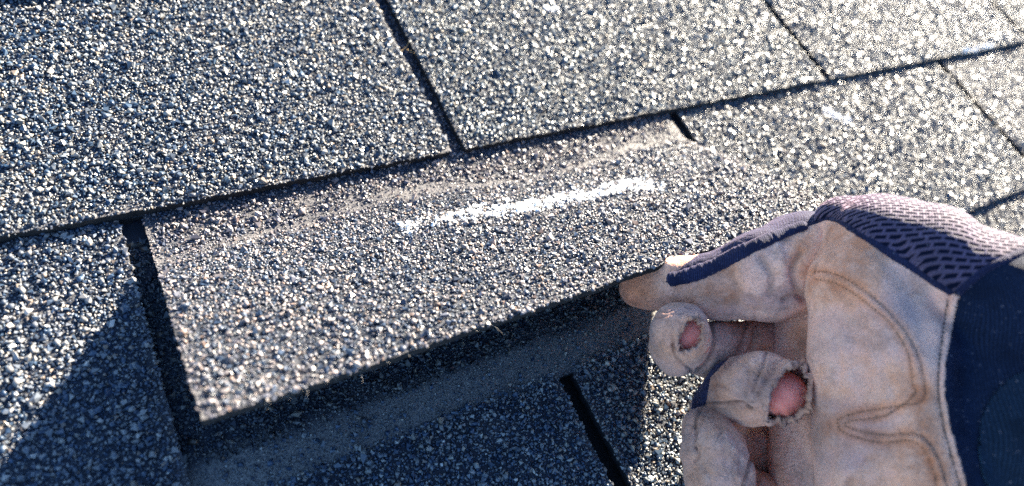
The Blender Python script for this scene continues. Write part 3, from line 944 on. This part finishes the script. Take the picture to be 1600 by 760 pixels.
# --- small things on the roof: torn mat fibres along the lifted edge, a straw in the slot
r = np.random.default_rng(8); Vh, Fh = [], []
for x in np.concatenate([r.uniform(-.146, .0, 26), r.normal(-.098, .003, 6), r.normal(-.128, .002, 4)]):
    p_ = lift_map(np.array([x]), np.array([0.0002]), np.array([-.0006]))[0]
    d_ = np.array([r.normal(0, .6), -.8, r.normal(0, .5)]); d_ /= np.linalg.norm(d_)
    hair(Vh, Fh, p_, d_, r.uniform(.0008, .0028), r.uniform(.00005, .00010), r)
lifted = [o for o in bpy.data.objects if o.get('label', '').startswith('lifted shingle tab')][0]
link('mat_fibres', mesh_np('mat_fibres', np.array(Vh), [np.array(Fh)], [m_plain('pale_fibre', (.45, .42, .38))], True, np.ones((len(Vh), 4))), lifted)

# --- the sleeve of the forearm, beyond the right edge
V, Q = nets([[(1905, 760, .2080, 232), (2150, 860, .1950, 262), (2500, 1000, .1800, 330)]], .003, .0022, relax=3)
V = V + normals(V, Q) * (.0022 * noise3(V, 35, 71))[:, None]
submesh('sleeve', V, Q, np.ones(len(Q), bool), [CUFF], np.ones((len(V), 3)), person, uv_plain)

# --- the roof beyond the tabs built above: courses of tabs all round, one sheet of roofing
def m_far():
    m, nt, b = mat('distant_grit')
    tc = nt.nodes.new('ShaderNodeTexCoord')
    v = N(nt, 'ShaderNodeTexVoronoi', Scale=650.0); nt.links.new(tc.outputs['Object'], v.inputs['Vector'])
    sp = nt.nodes.new('ShaderNodeSeparateColor'); nt.links.new(v.outputs['Color'], sp.inputs[0])
    nt.links.new(ramp(nt, sp.outputs[0], [(.2, (.03, .045, .07)), (.6, (.09, .105, .12)), (.95, (.22, .22, .21))]), b.inputs['Base Color'])
    b.inputs['Roughness'].default_value = .95; b.inputs['Specular IOR Level'].default_value = .1
    bump(nt, b, v.outputs['Distance'], 1.0, .0012)
    return m


boxes, faces, n = [], [], 0
for row in range(-4, 6):
    off = 0 if row % 2 == 0 else -.5
    for c_ in range(-4, 7):
        x0 = (c_ + off) * P
        if row == 0 and 0 <= c_ + 1 <= 3: continue
        if row == -1 and 0 <= c_ + 1 <= 3: continue
        if row == -2 and 0 <= c_ + 1 <= 2: continue
        yb = row * E; xa, xb = x0 + SL, x0 + P - SL
        for (x_, s_, n_) in ((xa, 0, 0), (xb, 0, 0), (xb, E * 1.02, 0), (xa, E * 1.02, 0), (xa, 0, -TH), (xb, 0, -TH), (xb, E * 1.02, -TH), (xa, E * 1.02, -TH)):
            boxes.append((x_, yb + s_, T * (1 - s_ / E) + n_ - .0002))
        faces += [[n, n + 1, n + 2, n + 3], [n + 7, n + 6, n + 5, n + 4], [n, n + 4, n + 5, n + 1], [n + 1, n + 5, n + 6, n + 2], [n + 2, n + 6, n + 7, n + 3], [n + 3, n + 7, n + 4, n]]
        n += 8
rf = link('roof', mesh_np('roof', np.array(boxes), [np.array(faces)], [m_far()], False)); rf['kind'] = 'structure'

# a bit of dry straw caught in the slot between the two big upper tabs
v_ = R.T @ np.array([(634 - CX) / F, (80 - CY) / F, 1.0]); p_ = CAM + v_ * ((.0012 - CAM[2]) / v_[2])
Vh, Fh = [], []; r = np.random.default_rng(4)
hair(Vh, Fh, p_ - np.array([.003, 0, 0]), np.array([.97, .2, .12]), .0062, .0005, r)
hair(Vh, Fh, p_ + np.array([.001, .0005, .0003]), np.array([.8, -.5, .1]), .003, .0004, r)
st = link('straw', mesh_np('straw', np.array(Vh) - p_, [np.array(Fh)], [m_plain('dry_straw', (.40, .27, .12))], True, np.ones((len(Vh), 4))))
st.location = Vector(p_)
tag(st, 'tiny bit of dry straw caught in the upper slot', 'debris')
